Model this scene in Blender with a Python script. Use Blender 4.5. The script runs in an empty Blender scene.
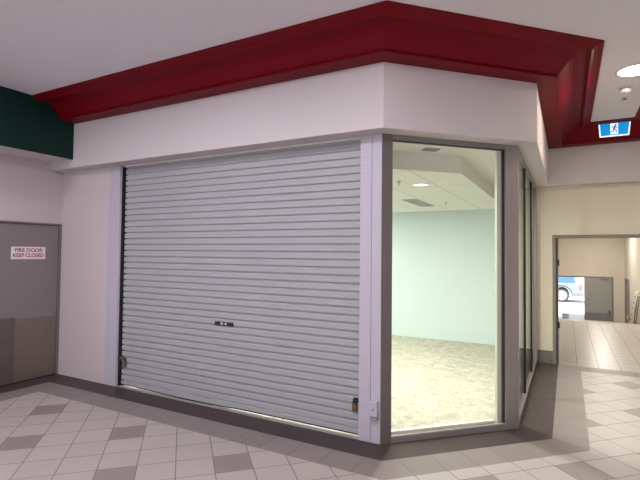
import bpy, bmesh, math, random
from mathutils import Vector, Matrix
random.seed(7)
D = bpy.data
SC = bpy.context.scene
COL = SC.collection
S2 = math.sqrt(.5)
T = math.tan(math.radians(22.5))

# ------------------------------------------------------------------ measures (metres)
L = 1.48
XC = L * S2            # plane of the side glazing
XE = -4.755            # left wall (fire door)
YD = 4.25              # end wall with the corridor opening
ZS = 2.807             # shopfront soffit
ZB = 3.385             # underside of red cornice
ZC = 3.60              # mall ceiling
OH = .18               # bulkhead overhang
XG = -4.26             # face of the green bulkhead
XR = 3.02              # mall side wall on the right (its bulkhead at XR-OH)
YBACK = -8.0
YW = 5.41              # back wall of shop
ZI = 2.60              # shop ceiling
ZP = 2.795             # shop perimeter ceiling
YF = 21.0              # far wall of service corridor
ZF = -1.27             # its floor there
XK = 3.77              # corridor right wall

# ------------------------------------------------------------------ mesh helpers
class MB:
    def __init__(s):
        s.bm = bmesh.new(); s.mi = 0
    def _face(s, vs):
        try:
            f = s.bm.faces.new(vs); f.material_index = s.mi; return f
        except ValueError:
            return None
    def poly(s, pts):
        return s._face([s.bm.verts.new(p) for p in pts])
    def hexa(s, b, t):
        """bottom quad b (ccw from above) and top quad t"""
        vb = [s.bm.verts.new(p) for p in b]; vt = [s.bm.verts.new(p) for p in t]
        n = len(vb)
        s._face(vb[::-1]); s._face(vt)
        for i in range(n):
            s._face([vb[i], vb[(i+1) % n], vt[(i+1) % n], vt[i]])
        return s
    def box(s, x0, x1, y0, y1, z0, z1):
        x0, x1 = sorted((x0, x1)); y0, y1 = sorted((y0, y1)); z0, z1 = sorted((z0, z1))
        q = [(x0, y0), (x1, y0), (x1, y1), (x0, y1)]
        return s.hexa([(x, y, z0) for x, y in q], [(x, y, z1) for x, y in q])
    def prism(s, pts, z0, z1):
        a = sum(pts[i][0]*pts[(i+1) % len(pts)][1] - pts[(i+1) % len(pts)][0]*pts[i][1] for i in range(len(pts)))
        if a < 0: pts = pts[::-1]
        return s.hexa([(x, y, z0) for x, y in pts], [(x, y, z1) for x, y in pts])
    def bbox(s, o, ax, ay, a0, a1, b0, b1, z0, z1):
        """box in a rotated plan frame: origin o, unit axes ax, ay"""
        q = [(a0, b0), (a1, b0), (a1, b1), (a0, b1)]
        pts = [(o[0]+ax[0]*a+ay[0]*b, o[1]+ax[1]*a+ay[1]*b) for a, b in q]
        return s.prism(pts, z0, z1)
    def cyl(s, p0, p1, r0, r1=None, n=24, caps=True):
        r1 = r0 if r1 is None else r1
        p0, p1 = Vector(p0), Vector(p1)
        d = (p1-p0).normalized()
        u = d.orthogonal().normalized(); v = d.cross(u)
        ra = [s.bm.verts.new(p0+u*r0*math.cos(2*math.pi*i/n)+v*r0*math.sin(2*math.pi*i/n)) for i in range(n)]
        rb = [s.bm.verts.new(p1+u*r1*math.cos(2*math.pi*i/n)+v*r1*math.sin(2*math.pi*i/n)) for i in range(n)]
        for i in range(n):
            s._face([ra[i], ra[(i+1) % n], rb[(i+1) % n], rb[i]])
        if caps:
            s._face(ra[::-1]); s._face(rb)
        return s
    def tube(s, pts, r, n=10):
        pts = [Vector(p) for p in pts]; rings = []
        up = None
        for i, p in enumerate(pts):
            d = (pts[min(i+1, len(pts)-1)]-pts[max(i-1, 0)]).normalized()
            u = d.orthogonal().normalized() if up is None else (up-d*up.dot(d)).normalized()
            up = u; v = d.cross(u)
            rings.append([s.bm.verts.new(p+u*r*math.cos(2*math.pi*k/n)+v*r*math.sin(2*math.pi*k/n)) for k in range(n)])
        for a, b in zip(rings, rings[1:]):
            for k in range(n):
                s._face([a[k], a[(k+1) % n], b[(k+1) % n], b[k]])
        s._face(rings[0][::-1]); s._face(rings[-1])
        return s
    def lathe(s, c, prof, n=40):
        """profile (r, z) revolved about the vertical through c"""
        rings = []
        for r, z in prof:
            if r < 1e-5:
                rings.append([s.bm.verts.new((c[0], c[1], c[2]+z))])
            else:
                rings.append([s.bm.verts.new((c[0]+r*math.cos(2*math.pi*k/n), c[1]+r*math.sin(2*math.pi*k/n), c[2]+z)) for k in range(n)])
        for a, b in zip(rings, rings[1:]):
            for k in range(n):
                k2 = (k+1) % n
                if len(a) == 1 and len(b) > 1: s._face([a[0], b[k], b[k2]])
                elif len(b) == 1 and len(a) > 1: s._face([a[k], b[0], a[k2]])
                elif len(a) > 1: s._face([a[k], b[k], b[k2], a[k2]])
        return s
    def sweep(s, rings, closed=True, caps=True):
        R = [[s.bm.verts.new(p) for p in r] for r in rings]
        n = len(R[0])
        for a, b in zip(R, R[1:]):
            for k in range(n if closed else n-1):
                s._face([a[k], a[(k+1) % n], b[(k+1) % n], b[k]])
        if caps and closed:
            s._face(R[0][::-1]); s._face(R[-1])
        return s
    def build(s, name, mats, parent=None, bevel=0, smooth=False, normals=True):
        if normals:
            bmesh.ops.recalc_face_normals(s.bm, faces=s.bm.faces)
        me = D.meshes.new(name); s.bm.to_mesh(me); s.bm.free()
        for m in (mats if isinstance(mats, (list, tuple)) else [mats]): me.materials.append(m)
        o = D.objects.new(name, me); COL.objects.link(o)
        if parent is not None:
            o.parent = parent
            o.matrix_parent_inverse = Matrix.Translation(parent.location).inverted()
        if smooth:
            for p in me.polygons: p.use_smooth = True
        if bevel:
            b = o.modifiers.new('bevel', 'BEVEL'); b.width = bevel; b.segments = 2; b.limit_method = 'ANGLE'
            b.angle_limit = math.radians(40)
        return o

def tag(o, label=None, cat=None, kind=None, group=None):
    if label: o['label'] = label
    if cat: o['category'] = cat
    if kind: o['kind'] = kind
    if group: o['group'] = group
    return o
def empty(name, loc, label, cat, kind=None, group=None):
    o = D.objects.new(name, None); o.location = loc; o.empty_display_size = .1; COL.objects.link(o)
    return tag(o, label, cat, kind, group)
def struct(o, label, cat):
    return tag(o, label, cat, 'structure')

# ------------------------------------------------------------------ materials
def mat(name):
    m = D.materials.new(name); m.use_nodes = True
    n = m.node_tree; return m, n, n.nodes['Principled BSDF']
def lin(c):
    return tuple(((v/255)/12.92 if v/255 <= .04045 else ((v/255+.055)/1.055)**2.4) for v in c)
def rgba(c): return (*c, 1)
def paint(name, c, rough=.55, var=.06, scale=3.0, bump=.0, metal=0.0, spec=.5, bscale=120):
    m, t, b = mat(name)
    N = t.nodes; K = t.links
    geo = N.new('ShaderNodeNewGeometry')
    nz = N.new('ShaderNodeTexNoise'); nz.inputs['Scale'].default_value = scale; nz.inputs['Detail'].default_value = 4
    K.new(geo.outputs['Position'], nz.inputs['Vector'])
    mx = N.new('ShaderNodeMix'); mx.data_type = 'RGBA'
    mx.inputs[6].default_value = rgba(tuple(v*(1-var) for v in c)); mx.inputs[7].default_value = rgba(tuple(min(1, v*(1+var)) for v in c))
    K.new(nz.outputs[0], mx.inputs[0]); K.new(mx.outputs[2], b.inputs['Base Color'])
    b.inputs['Roughness'].default_value = rough; b.inputs['Metallic'].default_value = metal
    b.inputs['Specular IOR Level'].default_value = spec
    if bump:
        n2 = N.new('ShaderNodeTexNoise'); n2.inputs['Scale'].default_value = bscale
        K.new(geo.outputs['Position'], n2.inputs['Vector'])
        bp = N.new('ShaderNodeBump'); bp.inputs['Strength'].default_value = bump; bp.inputs['Distance'].default_value = .002
        K.new(n2.outputs[0], bp.inputs['Height']); K.new(bp.outputs[0], b.inputs['Normal'])
    return m
def emit(name, c, s):
    m, t, b = mat(name)
    b.inputs['Base Color'].default_value = rgba(c)
    b.inputs['Emission Color'].default_value = rgba(c); b.inputs['Emission Strength'].default_value = s
    return m

def M(N, op, a, b=None, **kw):
    n = N.nodes.new('ShaderNodeMath'); n.operation = op
    for i, v in enumerate((a, b)):
        if v is None: continue
        if isinstance(v, (int, float)): n.inputs[i].default_value = v
        else: N.links.new(v, n.inputs[i])
    return n.outputs[0]

def tiles(name, cl, u, v, su, sv, ou, ov, grout, gw=.007, dark=None, rough=.42, var=.035, mott=.02, joint=(True, True), bump=.25, spec=.35):
    """tile floor. u, v: plan axes (dir vectors), su, sv pitch, ou, ov: line offsets; dark: colour of every third tile"""
    m, t, b = mat(name)
    N = t.nodes; K = t.links
    geo = N.new('ShaderNodeNewGeometry')
    def coord(d, st, of):
        dp = N.new('ShaderNodeVectorMath'); dp.operation = 'DOT_PRODUCT'
        K.new(geo.outputs['Position'], dp.inputs[0]); dp.inputs[1].default_value = (*d, 0)
        return M(t, 'DIVIDE', M(t, 'SUBTRACT', dp.outputs['Value'], of), st)
    a, c = coord(u, su, ou), coord(v, sv, ov)
    ia, ic = M(t, 'FLOOR', a), M(t, 'FLOOR', c)
    fa, fc = M(t, 'SUBTRACT', a, ia), M(t, 'SUBTRACT', c, ic)
    da = M(t, 'MULTIPLY', M(t, 'MINIMUM', fa, M(t, 'SUBTRACT', 1.0, fa)), su)
    dc = M(t, 'MULTIPLY', M(t, 'MINIMUM', fc, M(t, 'SUBTRACT', 1.0, fc)), sv)
    if joint[0] and joint[1]: dist = M(t, 'MINIMUM', da, dc)
    else: dist = da if joint[0] else dc
    line = M(t, 'LESS_THAN', dist, gw*.5)
    comb = N.new('ShaderNodeCombineXYZ'); K.new(ia, comb.inputs[0]); K.new(ic, comb.inputs[1])
    wn = N.new('ShaderNodeTexWhiteNoise'); wn.noise_dimensions = '3D'; K.new(comb.outputs[0], wn.inputs['Vector'])
    def mixc(f, A, B):
        mx = N.new('ShaderNodeMix'); mx.data_type = 'RGBA'
        for k, q in ((0, f), (6, A), (7, B)):
            if isinstance(q, tuple): mx.inputs[k].default_value = rgba(q)
            elif isinstance(q, (int, float)): mx.inputs[k].default_value = q
            else: K.new(q, mx.inputs[k])
        return mx.outputs[2]
    base = mixc(wn.outputs['Value'], tuple(x*(1-var) for x in cl), tuple(x*(1+var) for x in cl))
    if dark:
        m3 = lambda i: M(t, 'LESS_THAN', M(t, 'ABSOLUTE', M(t, 'SUBTRACT', M(t, 'FLOORED_MODULO', i, 3.0), 0.0)), .5)
        isd = M(t, 'MULTIPLY', m3(ia), m3(ic))
        base = mixc(isd, base, mixc(wn.outputs['Value'], tuple(x*(1-var) for x in dark), tuple(x*(1+var) for x in dark)))
    nz = N.new('ShaderNodeTexNoise'); nz.inputs['Scale'].default_value = 9; nz.inputs['Detail'].default_value = 6
    K.new(geo.outputs['Position'], nz.inputs['Vector'])
    mm = N.new('ShaderNodeMapRange'); K.new(nz.outputs[0], mm.inputs[0]); mm.inputs[1].default_value = .3; mm.inputs[2].default_value = .7
    mm.inputs[3].default_value = 1-mott; mm.inputs[4].default_value = 1+mott
    hs = N.new('ShaderNodeHueSaturation'); K.new(base, hs.inputs['Color']); K.new(mm.outputs[0], hs.inputs['Value'])
    col = mixc(line, hs.outputs[0], grout)
    K.new(col, b.inputs['Base Color'])
    b.inputs['Specular IOR Level'].default_value = spec
    K.new(M(t, 'ADD', M(t, 'MULTIPLY', line, .4), M(t, 'ADD', rough-.05, M(t, 'MULTIPLY', nz.outputs[0], .1))), b.inputs['Roughness'])
    bp = N.new('ShaderNodeBump'); bp.inputs['Strength'].default_value = bump; bp.inputs['Distance'].default_value = .003
    hh = M(t, 'MINIMUM', M(t, 'DIVIDE', dist, .006), 1.0)
    K.new(hh, bp.inputs['Height']); K.new(bp.outputs[0], b.inputs['Normal'])
    return m

WALL = paint('wall_paint_mall', (.545, .485, .495), .6, .03, 1.5, .06)
BULK = paint('wall_paint_bulkhead', (.57, .535, .545), .6, .03, 1.5, .06)
CEIL = paint('ceiling_paint', (.735, .715, .755), .75, .03, .8)
CREAM = paint('wall_paint_cream', (.68, .63, .53), .55, .03, 1.2, .05)
COR = paint('wall_paint_corridor', (.66, .61, .525), .55, .04, 1.0, .05)
RED = paint('red_gloss_paint', (.155, .0012, .0075), .5, .06, 2.5, .02, spec=.15)
GREEN = paint('green_paint', (.0012, .024, .018), .5, .08, 2.0, spec=.25)
WHITE = paint('white_coated_metal', (.47, .45, .52), .38, .03, 4)
SHUT = paint('shutter_coated_steel', (.365, .375, .395), .42, .04, 2.0, 0, spec=.4)
ALU = paint('anodised_aluminium', (.285, .265, .262), .42, .05, 5, metal=.35)
ALUD = paint('anodised_aluminium_dark', (.16, .14, .135), .45, .05, 5, metal=.3)
BLACK = paint('black_rubber', (.012, .012, .014), .6)
DARKM = paint('dark_lock_metal', (.03, .026, .032), .4, metal=.6)
BRASS = paint('brass', (.24, .155, .07), .4, .1, 40, metal=.9)
OLDM = paint('worn_grey_metal', (.20, .18, .17), .5, .2, 60, metal=.5)
DOORP = paint('grey_door_paint', (.225, .195, .20), .5, .04, 2)
DOORSH = paint('shaded_stop_paint', (.105, .09, .10), .5, .04, 2)
FRAMED = paint('taupe_frame_paint', (.22, .19, .165), .5, .04, 2)
STEEL = paint('brushed_steel', (.25, .205, .17), .42, .12, 6, metal=.6)
SKIRT = paint('grey_skirting', (.17, .155, .14), .4, .05, 4)
SIGNW = paint('sign_white', (.80, .74, .78), .45, .02, 8)
SIGNR = paint('sign_red_print', (.30, .010, .035), .5)
INW = paint('shop_wall_paint', (.62, .735, .755), .6, .03, 1.0, .05)
INP = paint('shop_perimeter_paint', (.80, .79, .73), .65, .03, 1.0)
THR = paint('threshold_concrete', (.30, .285, .275), .7, .2, 14, .3)
CARP = paint('pale_blue_car_paint', (.36, .44, .62), .25, .02, 2, spec=.6)
GLASSD = paint('car_window', (.10, .24, .42), .1)
TYRE = paint('tyre_rubber', (.09, .09, .10), .8)
RIM = paint('alloy_rim', (.6, .6, .62), .35, metal=.6)
TAIL = paint('tail_lamp_red', (.5, .25, .30), .3)
FARD = paint('far_door_grey', (.33, .335, .325), .45, .04, 2)
FARK = paint('far_door_kick_grey', (.21, .21, .22), .4, .04, 2)
ASPH = paint('pale_concrete', (.55, .55, .53), .8, .08, 1.0)
BOXB = paint('pale_blue_plastic', (.42, .52, .66), .5)
WTUBE = paint('white_tube_metal', (.85, .83, .80), .35)
GRILL = paint('grey_grille', (.42, .44, .41), .5)
PLAST = paint('white_plastic', (.62, .60, .64), .4, .02, 6)
PVENT = paint('plastic_shadow_grey', (.30, .27, .27), .6)
LENS = emit('lamp_lens', (1.0, .97, 1.0), 6.0)
LENS2 = emit('shop_lamp_lens', (1.0, 1.0, .90), 6.0)
SBLUE = emit('exit_sign_blue', (.0, .22, .55), .95)
SWHT = emit('exit_sign_white', (.80, .90, 1.0), .95)
SFIG = emit('exit_sign_figure', (.01, .07, .33), .6)

def glass(name, tint):
    m = D.materials.new(name); m.use_nodes = True
    t = m.node_tree; N = t.nodes; N.clear()
    out = N.new('ShaderNodeOutputMaterial'); mix = N.new('ShaderNodeMixShader')
    tr = N.new('ShaderNodeBsdfTransparent'); tr.inputs[0].default_value = rgba(tint)
    gl = N.new('ShaderNodeBsdfGlossy'); gl.inputs['Roughness'].default_value = .01
    lw = N.new('ShaderNodeLayerWeight'); lw.inputs['Blend'].default_value = .5
    p = M(t, 'POWER', lw.outputs['Facing'], 5.0)
    f = M(t, 'ADD', M(t, 'MULTIPLY', p, .9), .035)
    t.links.new(f, mix.inputs[0]); t.links.new(tr.outputs[0], mix.inputs[1]); t.links.new(gl.outputs[0], mix.inputs[2])
    t.links.new(mix.outputs[0], out.inputs[0])
    return m
GLASS = glass('shop_glass', (.97, .985, .97))

def residue():
    m, t, b = mat('stripped_concrete_floor')
    N = t.nodes; K = t.links
    geo = N.new('ShaderNodeNewGeometry')
    mp = N.new('ShaderNodeMapping'); mp.inputs['Rotation'].default_value[2] = math.radians(20); mp.inputs['Scale'].default_value = (1, 1, 1)
    K.new(geo.outputs['Position'], mp.inputs[0])
    n1 = N.new('ShaderNodeTexNoise'); n1.inputs['Scale'].default_value = 5; n1.inputs['Detail'].default_value = 12; n1.inputs['Roughness'].default_value = .75; n1.inputs['Distortion'].default_value = 1.2
    K.new(mp.outputs[0], n1.inputs['Vector'])
    n2 = N.new('ShaderNodeTexNoise'); n2.inputs['Scale'].default_value = 22; n2.inputs['Detail'].default_value = 8; n2.inputs['Distortion'].default_value = 1.5
    K.new(mp.outputs[0], n2.inputs['Vector'])
    v = N.new('ShaderNodeTexVoronoi'); v.feature = 'DISTANCE_TO_EDGE'; v.inputs['Scale'].default_value = 4.5
    wv = N.new('ShaderNodeVectorMath'); wv.operation = 'ADD'
    K.new(mp.outputs[0], wv.inputs[0]); K.new(n1.outputs['Color'], wv.inputs[1]); K.new(wv.outputs[0], v.inputs['Vector'])
    r1 = N.new('ShaderNodeValToRGB'); K.new(n1.outputs[0], r1.inputs[0])
    e = r1.color_ramp.elements
    e[0].position = .40; e[0].color = (.38, .37, .295, 1); e[1].position = .60; e[1].color = (.58, .56, .465, 1)
    r2 = N.new('ShaderNodeValToRGB'); K.new(n2.outputs[0], r2.inputs[0])
    e = r2.color_ramp.elements
    e[0].position = .35; e[0].color = (.62, .62, .58, 1); e[1].position = .58; e[1].color = (1, 1, 1, 1)
    mx = N.new('ShaderNodeMix'); mx.data_type = 'RGBA'; mx.blend_type = 'MULTIPLY'; mx.inputs[0].default_value = .8
    K.new(r1.outputs[0], mx.inputs[6]); K.new(r2.outputs[0], mx.inputs[7])
    ml = N.new('ShaderNodeMix'); ml.data_type = 'RGBA'
    K.new(M(t, 'MULTIPLY', M(t, 'LESS_THAN', v.outputs[0], .03), .35), ml.inputs[0]); K.new(mx.outputs[2], ml.inputs[6]); ml.inputs[7].default_value = (.62, .61, .54, 1)
    K.new(ml.outputs[2], b.inputs['Base Color'])
    b.inputs['Roughness'].default_value = .75
    bp = N.new('ShaderNodeBump'); bp.inputs['Strength'].default_value = .5; bp.inputs['Distance'].default_value = .004
    K.new(n2.outputs[0], bp.inputs['Height']); K.new(bp.outputs[0], b.inputs['Normal'])
    return m
RESID = residue()

def gridceil():
    m, t, b = mat('suspended_ceiling_tiles')
    N = t.nodes; K = t.links
    geo = N.new('ShaderNodeNewGeometry'); sp = N.new('ShaderNodeSeparateXYZ'); K.new(geo.outputs['Position'], sp.inputs[0])
    def d(o, st, of):
        a = M(t, 'DIVIDE', M(t, 'SUBTRACT', o, of), st); f = M(t, 'FRACT', a)
        return M(t, 'MULTIPLY', M(t, 'MINIMUM', f, M(t, 'SUBTRACT', 1.0, f)), st)
    dist = M(t, 'MINIMUM', d(sp.outputs[0], .6, 0.0), d(sp.outputs[1], 1.2, .85))
    ln = M(t, 'LESS_THAN', dist, .011)
    nz = N.new('ShaderNodeTexNoise'); nz.inputs['Scale'].default_value = 60; K.new(geo.outputs['Position'], nz.inputs['Vector'])
    r = N.new('ShaderNodeValToRGB'); K.new(nz.outputs[0], r.inputs[0])
    r.color_ramp.elements[0].color = (.80, .80, .74, 1); r.color_ramp.elements[1].color = (.86, .86, .80, 1)
    mx = N.new('ShaderNodeMix'); mx.data_type = 'RGBA'
    K.new(M(t, 'MULTIPLY', ln, .55), mx.inputs[0]); K.new(r.outputs[0], mx.inputs[6]); mx.inputs[7].default_value = (.45, .45, .41, 1)
    K.new(mx.outputs[2], b.inputs['Base Color']); b.inputs['Roughness'].default_value = .8
    return m
INC = gridceil()

DG, DN = (S2, S2), (S2, -S2)
C_L = (.385, .345, .325); C_D = (.235, .195, .185); C_M = (.225, .193, .183); C_K = (.058, .042, .043)
GR = (.17, .145, .15); GRL = (.26, .23, .22)
TMAIN = tiles('floor_tiles_diagonal', C_L, DG, DN, .2945, .297, -1.455, -.141, GR, dark=C_D)
XA, YA = (1, 0), (0, 1)
TB = {}
for nm, c, gr in (('mid', C_M, (.17, .15, .15)), ('dark', C_K, (.085, .066, .07))):
    TB[nm+'A'] = tiles('floor_band_%s_front' % nm, c, XA, YA, .295, .3, -.02, 0, gr, joint=(True, False), gw=.006, rough=.42, spec=.15)
    TB[nm+'E'] = tiles('floor_band_%s_left' % nm, c, XA, YA, .3, .295, 0, -.02, gr, joint=(False, True), gw=.006, rough=.42, spec=.15)
    TB[nm+'B'] = tiles('floor_band_%s_corner' % nm, c, DG, DN, .292, .3, .02, 0, gr, joint=(True, False), gw=.006, rough=.42, spec=.15)
    TB[nm+'C'] = tiles('floor_band_%s_side' % nm, c, XA, YA, .3, .295, 0, 1.05, gr, joint=(False, True), gw=.006, rough=.42, spec=.15)
TCOR = tiles('floor_tiles_corridor', (.34, .31, .265), XA, YA, .29, .29, 1.604, 4.3, (.24, .21, .18), rough=.30, gw=.010, bump=0.0)

# ------------------------------------------------------------------ camera
cam = D.cameras.new('camera'); co = D.objects.new('camera', cam); COL.objects.link(co)
r = Vector((0.87994755, 0.47495728, 0.01038738)); u = Vector((0.00531722, -0.03170997, 0.99948297)); f = Vector((-0.4750411, 0.87943735, 0.03042856))
co.matrix_world = Matrix(((r.x, u.x, -f.x, 1.47875), (r.y, u.y, -f.y, -3.91766), (r.z, u.z, -f.z, 1.7), (0, 0, 0, 1)))
cam.sensor_fit = 'HORIZONTAL'; cam.sensor_width = 36; cam.lens = 457.886/640*36; cam.clip_end = 200; cam.clip_start = .05
SC.camera = co

# ------------------------------------------------------------------ floor
def zr(y):      # level first, then a ramp down to the outside doors
    return 0.0 if y < 10.0 else ZF*(y-10.0)/11.0
def path(d):
    return [(XE+d, YBACK), (XE+d, -d), (d*T, -d), (XC+d, XC-d*T), (XC+d, YD)]
b = MB()
fm = [TMAIN]
DB = .27
def band(d0, d1, key):
    P, Q = path(d0), path(d1)
    if key == 'mid': P[4], Q[4] = (P[4][0], YD-DB), (Q[4][0], YD-DB)
    for i, k in enumerate('EABC'):
        fm.append(TB[key+k]); b.mi = len(fm)-1
        b.poly([(*P[i], 0), (*Q[i], 0), (*Q[i+1], 0), (*P[i+1], 0)])
band(0, .3, 'dark'); band(.3, .6, 'mid')
b.mi = 0
P = path(.6)
b.poly([(*P[0], 0), (P[2][0], YBACK, 0), (*P[2], 0), (*P[1], 0)])
b.poly([(P[2][0], YBACK, 0), (P[3][0], YBACK, 0), (*P[3], 0), (*P[2], 0)])
b.poly([(P[3][0], YBACK, 0), (XR, YBACK, 0), (XR, YD-DB, 0), (P[4][0], YD-DB, 0)])
fm.append(TB['midA']); b.mi = len(fm)-1
b.poly([(XC+.3, YD-DB, 0), (XR, YD-DB, 0), (XR, YD, 0), (XC+.3, YD, 0)])
o = b.build('floor', fm, normals=False)
for p in o.data.polygons:
    if p.normal.z < 0: p.flip()
struct(o, 'mall floor of diagonal pale tiles with darker accent tiles and dark border bands', 'floor')

b = MB(); fm = [RESID, THR]
b.prism([(XE, .075), (.075*T*-1, .075), (XC-.06, XC+.03), (XC-.06, 5.42), (XE, 5.42)], -.1, -.002)
b.mi = 1
b.prism([(XE, 0), (0, 0), (XC, XC), (XC, YD), (XC-.06, YD), (XC-.06, XC+.03), (-.075*T, .075), (XE, .075)], -.1, 0.0)
o = b.build('floor_shop', fm); struct(o, 'stripped concrete floor of the empty shop with pale glue residue', 'floor')

b = MB(); fm = [TCOR, FRAMED]
b.sweep([[(1.1, y, zr(y)), (XK, y, zr(y))] for y in [YD+.05, 10.0, YF+.15]], closed=False)
b.mi = 1
b.poly([(1.1, YD, 0), (XK, YD, 0), (XK, YD+.05, 0), (1.1, YD+.05, 0)])
o = b.build('floor_corridor', fm, normals=False)
for p in o.data.polygons:
    if p.normal.z < 0: p.flip()
struct(o, 'pale straight-laid tile floor of the corridor beyond the opening', 'floor')

# ------------------------------------------------------------------ mall walls, bulkheads, cornice, ceiling
b = MB(); b.box(XE-.2, XR+.2, YBACK, YD+.2, ZC, ZC+.15)
struct(b.build('ceiling', CEIL), 'flat white plaster ceiling of the mall', 'ceiling')

b = MB()     # shopfront wall left of the shutter + backing up to ceiling
b.box(XE, -3.764, 0, .15, 0, ZS+.05); b.box(-3.764, -.10, .085, .20, ZS-.02, ZC)
struct(b.build('wall_front', WALL), 'plain white wall between the fire door and the roller shutter', 'wall')

b = MB()
oh = OH
outer = [(XE, -oh), (oh*T, -oh), (XC+oh, XC-oh*T), (XC+oh, YD-oh), (XR-oh, YD-oh), (XR-oh, YBACK)]
inner = [(XE, .03), (-.03*T, .03), (XC-.03, XC+.03*T), (XC-.03, YD+.12), (XR+.12, YD+.12), (XR+.12, YBACK)]
rings = [[(*a, ZS), (*a, ZC), (*c, ZC), (*c, ZS)] for a, c in zip(outer, inner)]
b.sweep(rings)
struct(b.build('wall_bulkhead', BULK), 'white plaster bulkhead above the shutter and shop window under the red cornice', 'bulkhead')

b = MB()
prof = [(OH-.01, ZB), (.36, ZB), (.366, ZB+.004), (.366, ZB+.014), (.352, ZB+.014), (.352, ZB+.024), (.362, ZB+.026), (.385, ZB+.045), (.42, ZB+.085), (.455, ZB+.122), (.49, ZB+.150), (.53, ZB+.172), (.575, ZB+.184),
        (.598, ZB+.190), (.600, ZB+.208), (.620, ZB+.208), (.622, ZB+.164), (.636, ZB+.160), (.655, ZB+.176), (.69, ZB+.193), (.715, ZB+.2), (.73, ZB+.203), (.73, ZC+.01), (OH-.01, ZC+.01)]
path_c = lambda o: [(XG+.0, -o), (o*T, -o), (XC+o, XC-o*T), (XC+o, YD-o), (XR-o, YD-o), (XR-o, YBACK)]
rings = []
for i in range(6):
    rings.append([(*path_c(o_)[i], z) for o_, z in prof])
b.sweep(rings)
struct(b.build('trim_cornice', RED), 'deep red moulded cornice running under the mall ceiling', 'cornice')

b = MB(); b.box(XE-.1, XG, YBACK, -OH+.02, 2.91, ZC+.01)
o = b.build('wall_green_bulkhead', [GREEN, BULK])
for p in o.data.polygons:
    if p.normal.z < -.5: p.material_index = 1
struct(o, 'dark green bulkhead above the fire door', 'bulkhead')

b = MB()     # left wall with door hole y -1.02..-.02
b.box(XE-.15, XE, -.004, .15, 0, 2.92); b.box(XE-.15, XE, -1.02, -.004, 2.08, 2.92); b.box(XE-.15, XE, YBACK, -1.02, 0, 2.92)
b.box(XE-.2, XE-.14, -1.1, .1, -.1, 2.2)  # added unseen panel behind the door, blocks light leaking under the leaf
struct(b.build('wall_left', WALL), 'white wall around the grey fire door at left', 'wall')

b = MB()     # end wall with corridor opening
ox0, ox1, oz = 1.27, 2.86, 2.037
b.box(1.0, ox0, YD, YD+.14, 0, ZS+.02); b.box(ox0, ox1, YD, YD+.14, oz, ZS+.02); b.box(ox1, XK+.1, YD, YD+.14, 0, ZS+.5)
struct(b.build('wall_end', CREAM), 'cream wall around the opening to the service corridor', 'wall')
b = MB(); b.box(XC+.01, ox0, YD-.012, YD, 0, .205)
struct(b.build('baseboard_end', SKIRT, bevel=.003), 'dark grey tile skirting between the side glazing and the corridor opening', 'skirting')
b = MB(); b.box(XR, XR+.15, YBACK, YD, 0, ZS+.02)
struct(b.build('wall_right', WALL), 'white mall wall at the right of the corridor opening', 'wall')

# corridor door frame (open doorway)
d2 = empty('door_2', (1.31, YD+.07, 0), 'grey steel frame of the open doorway leading into the service corridor', 'door frame', 'structure')
b = MB(); b.box(ox0, 1.318, YD-.02, YD+.15, 0, oz); jb = b.build('jamb', FRAMED, d2, bevel=.004)
b = MB(); b.box(1.318, 1.352, YD+.01, YD+.06, 0, 2.0); b.build('door_stop', DOORSH, jb)  # darker colour paints in the shade of the door rebate
b = MB(); b.box(1.318, ox1-.08, YD-.02, YD+.02, 1.985, oz); b.box(1.318, ox1-.08, YD+.02, YD+.15, 2.0, oz); b.build('head', FRAMED, d2, bevel=.004)
b = MB(); b.box(ox1-.08, ox1, YD-.02, YD+.15, 0, oz); b.build('jamb', FRAMED, d2, bevel=.004)
for z in (1.60, .62):
    b = MB(); b.box(1.34, 1.358, YD+.005, YD+.06, z-.05, z+.05); b.cyl((1.358, YD+.002, z-.05), (1.358, YD+.002, z+.05), .010, n=12)
    b.build('hinge', DARKM, d2)

# ------------------------------------------------------------------ fire door
d1 = empty('door_1', (XE, -.5, 0), 'grey fire door with brown metal kick plate in the left wall', 'door', 'structure')
b = MB(); b.box(XE-.12, XE+.012, -.030, -.004, 0, 2.08); b.box(XE-.12, XE+.012, -1.02, -.995, 0, 2.08); b.box(XE-.12, XE+.012, -.995, -.030, 2.055, 2.08)
b.build('frame', paint('fire_door_frame_paint', (.17, .148, .152), .5, .04, 2), d1, bevel=.003)
b = MB(); b.box(XE-.055, XE-.012, -.991, -.034, .012, 2.05); b.build('leaf', DOORP, d1, bevel=.002)
b = MB(); b.box(XE-.012, XE-.009, -.575, -.037, .012, .815); p = b.build('kick_plate', STEEL, d1, bevel=.001); p['label'] = 'brown brushed metal kick plate'
b = MB(); b.box(XE-.012, XE-.0095, -.988, -.577, .012, .845); b.build('kick_plate', paint('brushed_steel_shaded', (.185, .155, .14), .45, .12, 6, metal=.6), d1, bevel=.001)  # darker steel copy paints the reflection shading on the kick plate
b = MB(); b.box(XE-.13, XE, -1.0, -.03, -.01, .010); b.build('door_sill', BLACK, d1)  # coloured black to stand in for shade in the gap under the leaf

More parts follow.
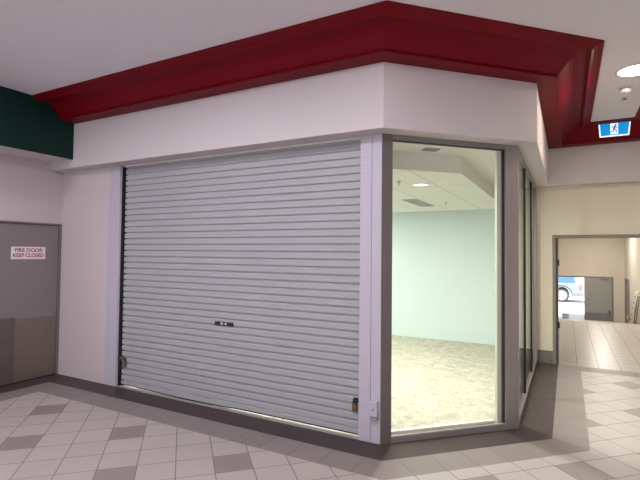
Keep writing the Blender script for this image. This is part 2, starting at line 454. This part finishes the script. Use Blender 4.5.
sg = empty('safety_sign', (XE-.01, -.442, 1.675), 'small white sign reading fire door keep closed on the grey door', 'sign')
b = MB(); b.box(XE-.012, XE-.008, -.648, -.212, 1.592, 1.754); b.build('sign_plate', SIGNW, sg, bevel=.001)
def text(name, s, size, m, parent, loc, rot, ext=.0006, sx=1.0, off=0.0):
    cu = D.curves.new(name, 'FONT'); cu.body = s; cu.size = size; cu.align_x = 'CENTER'; cu.align_y = 'CENTER'; cu.extrude = ext; cu.offset = off
    tmp = D.objects.new(name+'_tmp', cu); COL.objects.link(tmp)
    bpy.context.view_layer.update()
    dg = bpy.context.evaluated_depsgraph_get()
    me = D.meshes.new_from_object(tmp.evaluated_get(dg)); D.objects.remove(tmp)
    me.materials.clear(); me.materials.append(m)
    mtx = Matrix.Translation(loc) @ rot @ Matrix.Diagonal((sx, 1, 1, 1))
    me.transform(mtx)
    o = D.objects.new(name, me); COL.objects.link(o)
    o.parent = parent; o.matrix_parent_inverse = Matrix.Translation(parent.location).inverted()
    return o
# text faces +X, reading direction +Y
RX = Matrix(((0, 0, 1, 0), (1, 0, 0, 0), (0, 1, 0, 0), (0, 0, 0, 1)))
text('lettering', 'FIRE DOOR', .068, SIGNR, sg, (XE-.0075, -.430, 1.708), RX, sx=1.02, off=.0014)
text('lettering', 'KEEP CLOSED', .068, SIGNR, sg, (XE-.0075, -.430, 1.640), RX, sx=.94, off=.0014)

# ------------------------------------------------------------------ white jambs and roller shutter
YS = .055            # plane of the curtain
b = MB(); b.box(-3.764, -3.552, -.006, .16, 0, ZS+.01)
struct(b.build('trim_1', WHITE, bevel=.004), 'white metal jamb at the left end of the roller shutter', 'trim')
b = MB(); b.box(-.215, -.101, -.006, .16, 0, ZS+.01)
b.box(-.099, -.004, -.003, .10, 0, ZS+.01)
struct(b.build('trim_2', WHITE, bevel=.003), 'white metal jamb between the roller shutter and the shop window', 'trim')

rs = empty('roller_shutter', (-1.86, YS, 0), 'closed grey ribbed steel roller shutter filling the wide shopfront', 'roller shutter')
pitch = .0747; X0, X1 = -3.512, -.212
prof = [(0, .015), (.0075, .015), (.0085, .003), (.012, .0005), (.024, -.001), (.036, .0002), (.048, -.0006), (.062, .0005), (.0655, .003), (.067, .015)]
def bottom(x):   # sagging lower edge: wide gap at both ends
    q = (x-X0)/(X1-X0)
    g = .022-.012*math.exp(-((q-.35)/.16)**2) - .005*(1 if .10 < q < .55 else 0)
    return max(g, .006)
b = MB()
z = .074; zs = []
while z < ZS+.12:
    for dz, dy in prof:
        if z+dz < ZS+.14: zs.append((z+dz, YS+dy))
    z += pitch
prev = None
for zz, yy in zs:
    cur = [b.bm.verts.new((X0, yy, zz)), b.bm.verts.new((X1, yy, zz))]
    if prev: b._face([prev[0], prev[1], cur[1], cur[0]])
    prev = cur
cu = b.build('curtain', SHUT, rs, normals=False)
so = cu.modifiers.new('thick', 'SOLIDIFY'); so.thickness = .0015; so.offset = 1
b = MB()     # bottom rail follows the uneven lower edge
n = 40
rings = []
for i in range(n+1):
    x = X0+(X1-X0)*i/n; zb = bottom(x)
    rings.append([(x, YS-.006, zb+.014), (x, YS-.006, .066), (x, YS+.02, .074), (x, YS+.03, .066), (x, YS+.03, zb+.012), (x, YS+.02, zb+.006), (x, YS, zb+.006)])
b.sweep(rings); b.build('bottom_rail', SHUT, rs)
b = MB(); rings = []
for i in range(n+1):
    x = X0+(X1-X0)*i/n; zb = bottom(x)
    rings.append([(x, YS-.003, zb), (x, YS-.003, zb+.022), (x, YS+.024, zb+.022), (x, YS+.024, zb)])
b.sweep(rings); b.build('rubber_seal', BLACK, rs)
b = MB(); b.box(-3.552, -3.546, .03, YS+.06, 0, ZS); b.box(-3.556, X0+.004, YS+.02, YS+.06, 0, ZS+.1)
for i in range(38):
    zz = .074+pitch*i
    b.box(-3.548, X0+.012, YS-.004, YS+.012, zz-.006, zz+.006)
b.build('guide_rail', BLACK, rs)
b = MB(); b.box(X1-.004, X1+.0, YS-.01, YS+.06, .0, ZS+.1); b.build('guide_rail', DARKM, rs)
# lock plate in the middle of the curtain
b = MB(); b.box(-1.984, -1.726, YS-.012, YS, .899, .939); lp = b.build('lock_plate', BLACK, rs, bevel=.003); lp['label'] = 'black lock plate with a pale mark'
b = MB(); b.box(-1.900, -1.866, YS-.0135, YS-.012, .907, .933); b.box(-1.842, -1.814, YS-.0135, YS-.012, .907, .933)
b.box(-1.866, -1.854, YS-.0135, YS-.012, .918, .924)
b.build('lock_mark', paint('pale_lock_mark', (.45, .43, .46), .4), lp)

def padlock(x, z, name, label, body, shackle, w, h, side):
    """padlock hanging on a dark slide latch at the edge of the curtain"""
    y = YS-.022
    e = empty(name, (x, y, z-h), label, 'padlock')
    m = MB(); m.box(x-w/2, x+w/2, y-.014, y+.012, z-h, z); m.build('lock_body', body, e, bevel=.005)
    m = MB(); rr = w*.30
    pts = [(x-rr, y, z-.004), (x-rr, y, z+.022)]+[(x-rr*math.cos(a), y, z+.022+rr*math.sin(a)) for a in [math.pi*k/8 for k in range(1, 8)]]+[(x+rr, y, z+.022), (x+rr, y, z-.004)]
    m.tube(pts, .0055); m.build('shackle', shackle, e, smooth=True)
    m = MB(); m.cyl((x, y-.0145, z-h*.6), (x, y-.016, z-h*.6), .006, n=12); m.build('keyway', DARKM, e)
    return e
def latch(x0, x1, z0, z1, m, label):
    e = empty('slide_latch', ((x0+x1)/2, YS, z0), label, 'latch')
    q = MB(); q.box(x0, x1, YS-.008, YS-.0025, z0, z1); q.build('back_plate', m, e, bevel=.002)
    q = MB(); q.cyl((x0-.005, YS-.013, (z0+z1)/2), (x1+.004, YS-.013, (z0+z1)/2), .009, n=14); q.build('bolt', m, e)
    q = MB(); q.tube([(x0+.015+.012*math.cos(a), YS-.02, (z0+z1)/2-.002+.014*math.sin(a)) for a in [2*math.pi*k/14 for k in range(15)]], .004); q.build('staple', m, e)
    return e
latch(-.288, -.217, .318, .362, DARKM, 'dark slide latch at the lower right edge of the shutter above the brass padlock')
padlock(-.270, .300, 'padlock', 'brass padlock hanging at the lower right corner of the roller shutter', BRASS, DARKM, .048, .062, 1)
latch(-3.53, -3.42, .335, .368, OLDM, 'grey slide latch at the lower left edge of the shutter')
padlock(-3.44, .325, 'padlock', 'dull grey padlock hanging at the lower left corner of the roller shutter', OLDM, DARKM, .055, .075, -1)

ks = empty('key_switch', (-.06, -.006, .22), 'small white key switch box low on the white jamb beside the shop window', 'switch box')
b = MB(); b.box(-.094, -.022, -.040, -.003, .245, .385); b.build('switch_body', WHITE, ks, bevel=.006)
b = MB(); b.box(-.092, -.024, -.036, -.003, .213, .240); b.build('under_shade', PVENT, ks, bevel=.004)  # dark block stands in for the shadow under the switch box
b = MB(); b.cyl((-.058, -.040, .31), (-.058, -.044, .31), .010, n=16); b.build('key_barrel', ALU, ks)

# ------------------------------------------------------------------ shop windows
def along(a, off=0.0):    # point on the corner glazing line; off > 0 towards the mall
    return (a*S2+off*S2, a*S2-off*S2)
O0 = (0, 0); AXB = (S2, S2); AYB = (-S2, S2)     # AYB points into the shop
w1 = empty('window_1', (*along(L/2), 0), 'large corner shop window in a grey aluminium frame looking into the empty shop', 'shop window', 'structure')
b = MB(); b.prism([(-.002, -.001), along(.104), (along(.104)[0]-.10*S2, along(.104)[1]+.10*S2), (-.002, .10)], 0, ZS+.01); p = b.build('corner_post', ALUD, w1, bevel=.002)
b = MB()
b.bbox(O0, AXB, AYB, 1.336, 1.40, 0, .11, 0, ZS+.01)
b.prism([along(1.40), (XC+.002, XC-.002), (XC, XC+.09), (XC-.10, XC+.09), (along(1.40)[0]-.11*S2, along(1.40)[1]+.11*S2)], 0, ZS+.01)
b.build('corner_post', ALU, w1, bevel=.002)
b = MB(); b.bbox(O0, AXB, AYB, .104, 1.336, 0, .11, 0, .052); b.bbox(O0, AXB, AYB, .104, 1.336, .004, .035, .052, .06); b.build('bottom_rail', ALU, w1, bevel=.002)
b = MB(); b.bbox(O0, AXB, AYB, .104, 1.336, 0, .11, 2.785, ZS+.01); b.bbox(O0, AXB, AYB, .104, 1.336, .008, .10, 2.762, 2.785); b.build('top_rail', ALU, w1, bevel=.002)
b = MB(); b.bbox(O0, AXB, AYB, 1.328, 1.336, .02, .05, .06, 2.762); b.bbox(O0, AXB, AYB, .104, 1.328, .02, .05, 2.754, 2.762); b.build('gasket', BLACK, w1)
b = MB(); b.bbox(O0, AXB, AYB, .104, 1.33, .045, .055, .045, 2.77); b.build('glass_pane', GLASS, w1)
b = MB(); b.bbox(O0, AXB, AYB, 1.29, 1.336, .075, .11, .052, 2.762); b.bbox(O0, AXB, AYB, .104, 1.25, .062, .11, .052, .078)
b.build('inner_lining', paint('pale_inner_lining', (.72, .71, .62), .5), w1)

w2 = empty('window_2', (XC, (XC+YD)/2, 0), 'narrow side glazing of the shop facing the passage, panes split by dark mullions', 'shop window', 'structure')
b = MB(); b.box(XC-.10, XC, XC+.09, YD, 0, .05); b.build('bottom_rail', ALUD, w2, bevel=.002)
b = MB(); b.box(XC-.10, XC, XC+.09, YD, 2.77, ZS+.01); b.build('top_rail', ALU, w2, bevel=.002)
ys = [2.17, 3.32]
for y in ys:
    b = MB(); b.box(XC-.06, XC-.012, y-.014, y+.014, .05, 2.77); b.build('mullion', BLACK, w2, bevel=.002)
b = MB(); b.box(XC-.10, XC, YD-.10, YD, .05, 2.77); b.build('mullion', ALU, w2, bevel=.002)
for y0, y1 in ((XC+.09, 2.15), (2.19, 3.30), (3.34, YD-.10)):
    b = MB(); b.box(XC-.035, XC-.025, y0, y1, .045, 2.775); b.build('glass_pane', GLASS, w2)
for y in ys:
    b = MB(); b.box(XC-.062, XC-.03, y-.018, y-.014, .05, 2.77); b.build('gasket', BLACK, w2)

# ------------------------------------------------------------------ shop interior
b = MB(); b.box(XE, 1.2, YW, YW+.12, -.1, 3.3)
struct(b.build('wall_shop_back', INW), 'pale mint back wall of the empty shop', 'wall')
b = MB(); b.box(XE-.12, XE, .15, YW+.12, -.1, 3.3)
struct(b.build('wall_shop_left', INW), 'pale left wall inside the shop', 'wall')
b = MB(); b.box(XC-.02, 1.1, YD+.14, YW, -.1, 3.3)
struct(b.build('wall_shop_side', INW), 'short pale wall between the shop and the corridor', 'wall')
PK = .775
lowp = [(XE, .57), (-.205, .57), (.46, .46+PK), (.46, YW), (XE, YW)]
b = MB(); b.prism(lowp, ZI, ZP+.05)
o = b.build('ceiling_shop', [INC, INP])
for p in o.data.polygons:
    if abs(p.normal.z) < .5: p.material_index = 1
struct(o, 'suspended tile ceiling of the shop with a dropped chamfered edge', 'ceiling')
b = MB(); b.prism([(XE, .04), (-.02, .04), (XC-.03, XC+.04), (XC-.03, YD), (1.02, YD), (1.02, YW), (XE, YW)], ZP, ZP+.3)
struct(b.build('ceiling_shop_edge', INP), 'raised perimeter strip of the shop ceiling behind the glazing', 'ceiling')

def downlight(x, y, z, r, ring, lens, label):
    e = empty('downlight', (x, y, z), label, 'ceiling light')
    m = MB(); m.lathe((x, y, z), [(r+.02, .005), (r+.02, -.006), (r+.008, -.012), (r, -.008), (r, .004)], 48); m.build('trim_ring', ring, e, smooth=True)
    m = MB(); m.lathe((x, y, z), [(r, .004), (r, -.004), (r*.6, -.010), (0, -.012)], 48); m.build('lens', lens, e, smooth=True)
    return e
downlight(2.105, 1.635, ZC, .16, PLAST, LENS, 'round white downlight glowing in the mall ceiling at right')
downlight(-.16, 1.80, ZI, .088, PLAST, LENS2, 'round downlight glowing in the shop ceiling, seen through the window')

g = empty('ceiling_grille', (-.775, 3.85, ZI), 'long grey air grille in the shop ceiling behind the downlight', 'vent')
b = MB(); b.box(-.90, -.65, 3.27, 3.285, ZI-.008, ZI+.01); b.box(-.90, -.65, 4.385, 4.40, ZI-.008, ZI+.01); b.box(-.90, -.885, 3.285, 4.385, ZI-.008, ZI+.01); b.box(-.665, -.65, 3.285, 4.385, ZI-.008, ZI+.01)
b.build('frame', GRILL, g)
b = MB()
for i in range(9): b.box(-.88+i*.0255, -.868+i*.0255, 3.285, 4.385, ZI-.005, ZI+.01)
b.build('slats', GRILL, g)
b = MB(); b.box(-.885, -.665, 3.285, 4.385, ZI-.001, ZI+.01); b.build('backing', PVENT, g)
g = empty('ceiling_vent', (.25, .74, ZP), 'small grey vent in the raised ceiling strip just behind the corner window', 'vent')
q = MB(); q.bbox((.245, .755), AXB, AYB, -.085, .085, -.055, .055, ZP-.010, ZP+.01); q.build('frame', GRILL, g, bevel=.003)
q = MB()
for i in range(6): q.bbox((.245, .755), AXB, AYB, -.075, .075, -.042+i*.016, -.034+i*.016, ZP-.014, ZP-.010)
q.build('slats', PVENT, g)
for x, y, lb in ((-.324, 1.433, 'tiny sprinkler head in the shop ceiling beside the downlight'), (-.321, 3.883, 'tiny sprinkler head in the shop ceiling beside the long grille')):
    e = empty('pendant_sprinkler', (x, y, ZI), lb, 'sprinkler')
    q = MB(); q.lathe((x, y, ZI), [(.026, .004), (.026, -.005), (.010, -.010), (.010, -.035), (0, -.036)], 20); q.build('sprinkler_body', GRILL, e, smooth=True)
    q = MB(); q.lathe((x, y, ZI), [(.0, -.050), (.017, -.050), (.017, -.053), (0, -.054)], 16); q.tube([(x-.010, y, ZI-.034), (x-.013, y, ZI-.044), (x-.004, y, ZI-.051)], .002, 6); q.tube([(x+.010, y, ZI-.034), (x+.013, y, ZI-.044), (x+.004, y, ZI-.051)], .002, 6); q.build('deflector', GRILL, e)

# ------------------------------------------------------------------ ceiling fittings, exit sign
e = empty('smoke_detector', (2.06, 2.14, ZC), 'round white smoke detector under the mall ceiling between downlight and exit sign', 'smoke detector')
q = MB(); q.lathe((2.06, 2.14, ZC), [(.068, .004), (.068, -.010), (.060, -.018), (.048, -.020), (.0, -.020)], 36); q.build('base_ring', PLAST, e, smooth=True)
q = MB(); q.lathe((2.06, 2.14, ZC), [(.050, -.018), (.050, -.034), (.040, -.034), (.040, -.018)], 36); q.build('vent_ring', PVENT, e)
q = MB(); q.lathe((2.06, 2.14, ZC), [(.040, -.03), (.052, -.034), (.054, -.045), (.045, -.062), (.030, -.070), (.0, -.072)], 36); q.build('cap', CEIL, e, smooth=True)
e = empty('pendant_sprinkler', (2.085, 2.52, ZC), 'small sprinkler rose in the mall ceiling just before the exit sign', 'sprinkler')
q = MB(); q.lathe((2.085, 2.52, ZC), [(.040, .004), (.040, -.006), (.016, -.012), (.0, -.012)], 24); q.build('rose', CEIL, e, smooth=True)
q = MB(); q.lathe((2.085, 2.52, ZC), [(.010, -.010), (.010, -.026), (.028, -.030), (.028, -.034), (.0, -.035)], 20); q.build('deflector', PVENT, e, smooth=True)

YX = 3.60
e = empty('exit_sign', (2.066, YX, ZC), 'blue and white lit exit sign with running man hanging from the mall ceiling', 'exit sign')
q = MB(); q.box(1.90, 2.232, YX+.0, YX+.09, ZC-.035, ZC+.005); q.build('housing', PLAST, e, bevel=.004)
def trap(y0, y1, in_):
    zt, zb = ZC-.012-in_, ZC-.218+in_
    xt0, xt1, xb0, xb1 = 1.876+in_*1.05, 2.258-in_*1.05, 1.888+in_, 2.238-in_
    q = MB()
    q.hexa([(xb0, y0, zb), (xb1, y0, zb), (xb1, y1, zb), (xb0, y1, zb)], [(xt0, y0, zt), (xt1, y0, zt), (xt1, y1, zt), (xt0, y1, zt)])
    return q
pn = trap(YX-.012, YX+.004, 0).build('border_panel', SWHT, e, bevel=.003)
bl = trap(YX-.0145, YX-.012, .015).build('blue_panel', SBLUE, e)
q = MB(); q.box(2.018, 2.108, YX-.0165, YX-.0145, ZC-.190, ZC-.040); wp = q.build('white_square', SWHT, e)
q = MB()
def limb(pts, w):
    for (xa, za), (xb, zb) in zip(pts, pts[1:]):
        d = Vector((xb-xa, zb-za)); n_ = Vector((-d.y, d.x)).normalized()*w/2; ex = d.normalized()*w*.3
        a, c = Vector((xa, za))-ex, Vector((xb, zb))+ex
        Y0, Y1 = YX-.0185, YX-.0165
        b4 = [a+n_, a-n_, c-n_, c+n_]
        q.hexa([(v.x, Y0, v.y) for v in b4], [(v.x, Y1, v.y) for v in b4])
fx, fz = 2.064, ZC-.115
q.cyl((fx+.017, YX-.0185, fz+.054), (fx+.017, YX-.0165, fz+.054), .0115, n=16)
limb([(fx+.010, fz+.036), (fx-.004, fz-.002)], .022)
limb([(fx-.004, fz-.002), (fx+.022, fz-.020), (fx+.020, fz-.056)], .013)
limb([(fx-.006, fz-.004), (fx-.014, fz-.032), (fx-.040, fz-.040)], .013)
limb([(fx+.012, fz+.034), (fx+.028, fz+.012), (fx+.040, fz+.018)], .009)
limb([(fx+.004, fz+.036), (fx-.018, fz+.030), (fx-.026, fz+.008)], .009)
q.build('running_figure', SFIG, wp)

# ------------------------------------------------------------------ service corridor
b = MB(); b.box(1.0, 1.1, YD+.14, YF+.15, -1.5, 3.1)
struct(b.build('wall_corridor_left', COR), 'cream left wall of the service corridor', 'wall')
b = MB(); b.box(XK, XK+.12, YD+.14, YF+.15, -1.5, 3.1)
struct(b.build('wall_corridor_right', COR), 'cream right wall of the service corridor', 'wall')
b = MB(); b.box(.9, XK+.2, YD+.1, YF+.15, 3.05, 3.2)
struct(b.build('ceiling_corridor', CEIL), 'white ceiling of the service corridor', 'ceiling')
fx0, fx1, fzt = 1.13, 3.33, .78
b = MB(); b.box(fx1, XK, YF, YF+.12, -1.5, 3.1); b.box(1.1, fx1, YF, YF+.12, fzt, 3.1)
struct(b.build('wall_far', COR), 'cream end wall of the corridor around the outside doors', 'wall')
d3 = empty('door_3', (2.7, YF, ZF), 'grey outside double door at the end of the corridor, left leaf open to daylight', 'door', 'structure')
b = MB(); b.box(fx1-.06, fx1, YF-.02, YF+.12, ZF, fzt); b.box(1.12, fx1-.06, YF-.02, YF+.12, fzt-.06, fzt); b.build('frame', FRAMED, d3, bevel=.004)
b = MB(); b.box(2.17, fx1-.064, YF+.02, YF+.065, ZF+.01, fzt-.065); lf = b.build('leaf', FARD, d3, bevel=.003)
b = MB(); b.box(2.19, fx1-.08, YF+.014, YF+.02, ZF+.015, ZF+.37); b.build('kick_plate', FARK, d3)
b = MB(); b.box(2.85, 3.15, YF-.03, YF+.02, fzt-.14, fzt-.085); b.build('door_closer', OLDM, d3, bevel=.004)
b = MB(); b.box(3.16, 3.20, YF-.02, YF+.02, ZF+.36, ZF+.52); b.cyl((3.18, YF-.03, ZF+.44), (3.07, YF-.03, ZF+.44), .012, n=10); b.build('handle', DARKM, d3)
d4 = empty('door_4', (XK, 19.9, zr(19.9)), 'brown door frame in the right corridor wall near the far corner', 'door', 'structure')
b = MB(); b.box(XK-.05, XK, 20.45, 20.55, zr(20.5), .76); b.box(XK-.05, XK, 19.25, 19.35, zr(19.3)-.02, .76); b.box(XK-.05, XK, 19.35, 20.45, .68, .76); b.build('frame', FRAMED, d4, bevel=.004)
b = MB(); b.box(XK-.015, XK, 19.35, 20.45, zr(19.9)-.05, .68); b.build('leaf', DOORP, d4)
b = MB(); b.box(XK-.09, XK-.05, 19.28, 19.34, zr(19.3)+.18, zr(19.3)+.30); b.build('hold_open_catch', PLAST, d4, bevel=.004)

# white folded ladder on the right wall
lx, lz = 3.53, zr(16.4)
e = empty('step_ladder', (lx, 16.4, lz), 'white folded step ladder leaning on the right corridor wall', 'ladder')
tops = (XK-.05, .43)
for y in (16.75, 16.3):
    q = MB(); q.tube([(lx, y, zr(y)+.02), (XK-.06, y, .37), (XK-.045, y, .425), (XK-.028, y, .43)], .028, 10); q.build('rail', WTUBE, e, smooth=True)
for k in range(5):
    s_ = .12+.19*k; x = lx+(XK-.06-lx)*s_; zz = zr(16.5)+(.37-zr(16.5))*s_
    q = MB(); q.box(x-.03, x+.03, 16.30, 16.75, zz-.012, zz+.012); q.build('step', OLDM, e)
for y in (16.62, 16.12):
    q = MB(); q.tube([(lx+.08, y-.28, zr(y)+.02), (XK-.035, y-.1, .30)], .022, 10); q.build('rear_leg', OLDM, e, smooth=True)  # grey colour stands in for the shadow lines beside the white tubes
q = MB(); q.cyl((lx+.06, 15.75, zr(15.75)+.07), (lx+.10, 15.75, zr(15.75)+.07), .065, n=20); q.build('caster', OLDM, e)

q = empty('storage_box', (1.38, 20.8, zr(20.8)), 'pale blue box on the floor in the bright outside doorway', 'box')
b = MB(); b.box(1.25, 1.53, 20.65, 20.95, zr(20.8)-.01, zr(20.8)+.22); b.build('box_body', BOXB, q, bevel=.015)
b = MB(); b.box(1.24, 1.54, 20.64, 20.96, zr(20.8)+.22, zr(20.8)+.255); b.build('lid', BOXB, q, bevel=.01)

# ------------------------------------------------------------------ outside
b = MB()
GZ = lambda y: ZF + max(0, min(1, (y-21.2)/4.0))*.34
b.poly([(-30, YF+.15, ZF-.02), (40, YF+.15, ZF-.02), (40, 25.2, GZ(25.2)), (-30, 25.2, GZ(25.2))])
b.poly([(-30, 25.2, GZ(25.2)), (40, 25.2, GZ(25.2)), (40, 80, GZ(25.2)), (-30, 80, GZ(25.2))])
o = b.build('ground_outside', ASPH, normals=False)
for p in o.data.polygons:
    if p.normal.z < 0: p.flip()
struct(o, 'sunlit pale concrete outside the far doors', 'ground')
b = MB(); b.box(-20, 30, 34, 34.3, GZ(30), 5)  # added backdrop, gives the overexposed white of the daylight behind the car
struct(b.build('glare_backdrop', paint('backdrop_white', (.8, .8, .8), .7)), 'added white backdrop standing in for daylight glare beyond the parked car', 'wall')

# parked car, rear to the right; near side at y = 26
gz = GZ(26); yc = 26.0
car = empty('car', (-.4, yc+.9, gz), 'pale blue parked car outside the open far door, rear wheel showing', 'car')
def carprof(pts, y0, y1, inset=0):
    q = MB()
    q.sweep([[(x, y0, gz+z) for x, z in pts], [(x, y0-.0, gz+z) for x, z in pts], [(x, y1, gz+z) for x, z in pts]])
    return q
wxs = (1.18, -1.62)
arc = lambda cx, rr: [(cx+rr*math.cos(a), .40+rr*math.sin(a)) for a in [math.pi*k/10 for k in range(0, 11)]]
body = [(2.22, .42), (2.26, .62), (2.22, .95), (2.18, 1.08), (-1.35, 1.05), (-2.35, .92), (-2.55, .62), (-2.5, .40)]
# underside with two wheel arches (from front to back)
under = [(-2.2, .30)]+[(p[0], p[1]) for p in arc(-1.62, .50)[::-1]]+[(-1.05, .28), (.66, .28)]+[(p[0], p[1]) for p in arc(1.18, .50)[::-1]]+[(2.0, .34)]
q = MB(); q.sweep([[(x, y, gz+z) for x, z in body+under] for y in (yc, yc+1.8)]); q.build('body', CARP, car, bevel=.02)
cabin = [(2.16, 1.06), (2.04, 1.55), (1.6, 1.68), (-.2, 1.66), (-.55, 1.58), (-1.4, 1.05)]
q = MB(); q.sweep([[(x, yc+.06, gz+z) if z < 1.1 else (x, yc+.16, gz+z) for x, z in cabin], [(x, yc+1.74, gz+z) if z < 1.1 else (x, yc+1.64, gz+z) for x, z in cabin]]); q.build('cabin', CARP, car, bevel=.02)
for xs in (((-.95, 1.14), (.20, 1.14), (.20, 1.54), (-.45, 1.54)), ((.28, 1.14), (1.86, 1.14), (1.80, 1.54), (.28, 1.54))):
    q = MB(); q.hexa([(x, yc+.045+(z-1.06)*.17, gz+z) for x, z in xs], [(x, yc+.07+(z-1.06)*.17, gz+z) for x, z in xs]); q.build('side_window', GLASSD, car)
for cx in wxs:
    for ya, yb in ((yc+.03, yc+.26), (yc+1.54, yc+1.77)):
        q = MB(); q.cyl((cx, ya, gz+.39), (cx, yb, gz+.39), .39, n=36); w = q.build('tyre', TYRE, car, bevel=.03)
        q = MB(); q.cyl((cx, ya-.012, gz+.39), (cx, ya+.02, gz+.39), .29, n=36)
        for k in range(6):
            a = k*math.pi/3
            q.cyl((cx, ya-.02, gz+.39), (cx+.27*math.cos(a), ya-.014, gz+.39+.27*math.sin(a)), .03, n=8)
        q.build('rim', RIM, w)
for cx in wxs:
    q = MB(); q.sweep([[(cx+rr*math.cos(a), y, gz+.40+rr*math.sin(a)) for rr, y in ((.50, yc-.012), (.57, yc-.012), (.57, yc+.02), (.50, yc+.02))] for a in [math.pi*k/14-.1 for k in range(0, 16)]])
    q.build('arch_trim', TYRE, car)
q = MB(); q.box(2.04, 2.22, yc-.012, yc+.1, gz+.72, gz+1.0); q.build('tail_lamp', TAIL, car, bevel=.01)
q = MB(); q.box(1.70, 2.29, yc-.02, yc+.2, gz+.40, gz+.58); q.build('bumper', paint('grey_bumper', (.30, .31, .33), .5), car, bevel=.02)
q = MB(); q.box(-.98, .62, yc-.015, yc+.1, gz+.28, gz+.36); q.build('side_sill', TYRE, car, bevel=.01)

# ------------------------------------------------------------------ light
def area(name, loc, size, power, col, rot=None, shape='DISK', spread=None):
    l = D.lights.new(name, 'AREA'); l.shape = shape; l.size = size; l.energy = power; l.color = col
    if spread: l.spread = math.radians(spread)
    o = D.objects.new(name, l); o.location = loc; COL.objects.link(o)
    if rot: o.rotation_euler = rot
    return o
COOL = (1.0, .92, 1.0); WARM = (1.0, .95, .87); SHOPC = (1.0, .975, .87)
for i, (x, y, p) in enumerate(((-3.6, -2.3, 26), (-1.6, -2.0, 34), (.55, -1.9, 36), (-3.6, -4.8, 30), (-1.4, -4.8, 36), (.8, -4.8, 26), (-3, -6.9, 30), (.0, -6.9, 30), (2.3, -3.2, 26))):
    area('mall_light', (x, y, ZC-.02), .34, p, COOL if x < 1 else (1.0, .88, .74))
area('mall_light', (2.105, 1.635, ZC-.02), .30, 36, (1.0, .84, .66))
area('shop_light', (-.16, 1.80, ZI-.02), .17, 90, SHOPC)
for x, y, p in ((-2.3, 1.7, 70), (-4.0, 1.9, 35), (-1.4, 3.0, 34), (-3.4, 4.0, 55)):
    area('shop_light', (x, y, ZI-.02), .17, p, SHOPC)
for y, p in ((6.2, 40), (10, 68), (14, 80), (18, 85)):
    area('corridor_light', (2.6, y, 3.03), .3, p, WARM)
sun = D.lights.new('sun', 'SUN'); sun.energy = 9; sun.angle = math.radians(.6); sun.color = (1, .98, .94)
so = D.objects.new('sun', sun); COL.objects.link(so)
so.rotation_euler = Vector((.10, .30, -1)).to_track_quat('-Z', 'Y').to_euler()

w = D.worlds.new('world'); SC.world = w; w.use_nodes = True
bg = w.node_tree.nodes['Background']; bg.inputs[0].default_value = (.93, .93, 1.0, 1); bg.inputs[1].default_value = 1.4

vs = SC.view_settings
vs.view_transform = 'Standard'; vs.look = 'None'; vs.gamma = 1; vs.use_curve_mapping = False; vs.exposure = 0
SC.cycles.use_denoising = True
SC.cycles.max_bounces = 10; SC.cycles.diffuse_bounces = 6; SC.cycles.transparent_max_bounces = 24
SC.cycles.sample_clamp_indirect = 6
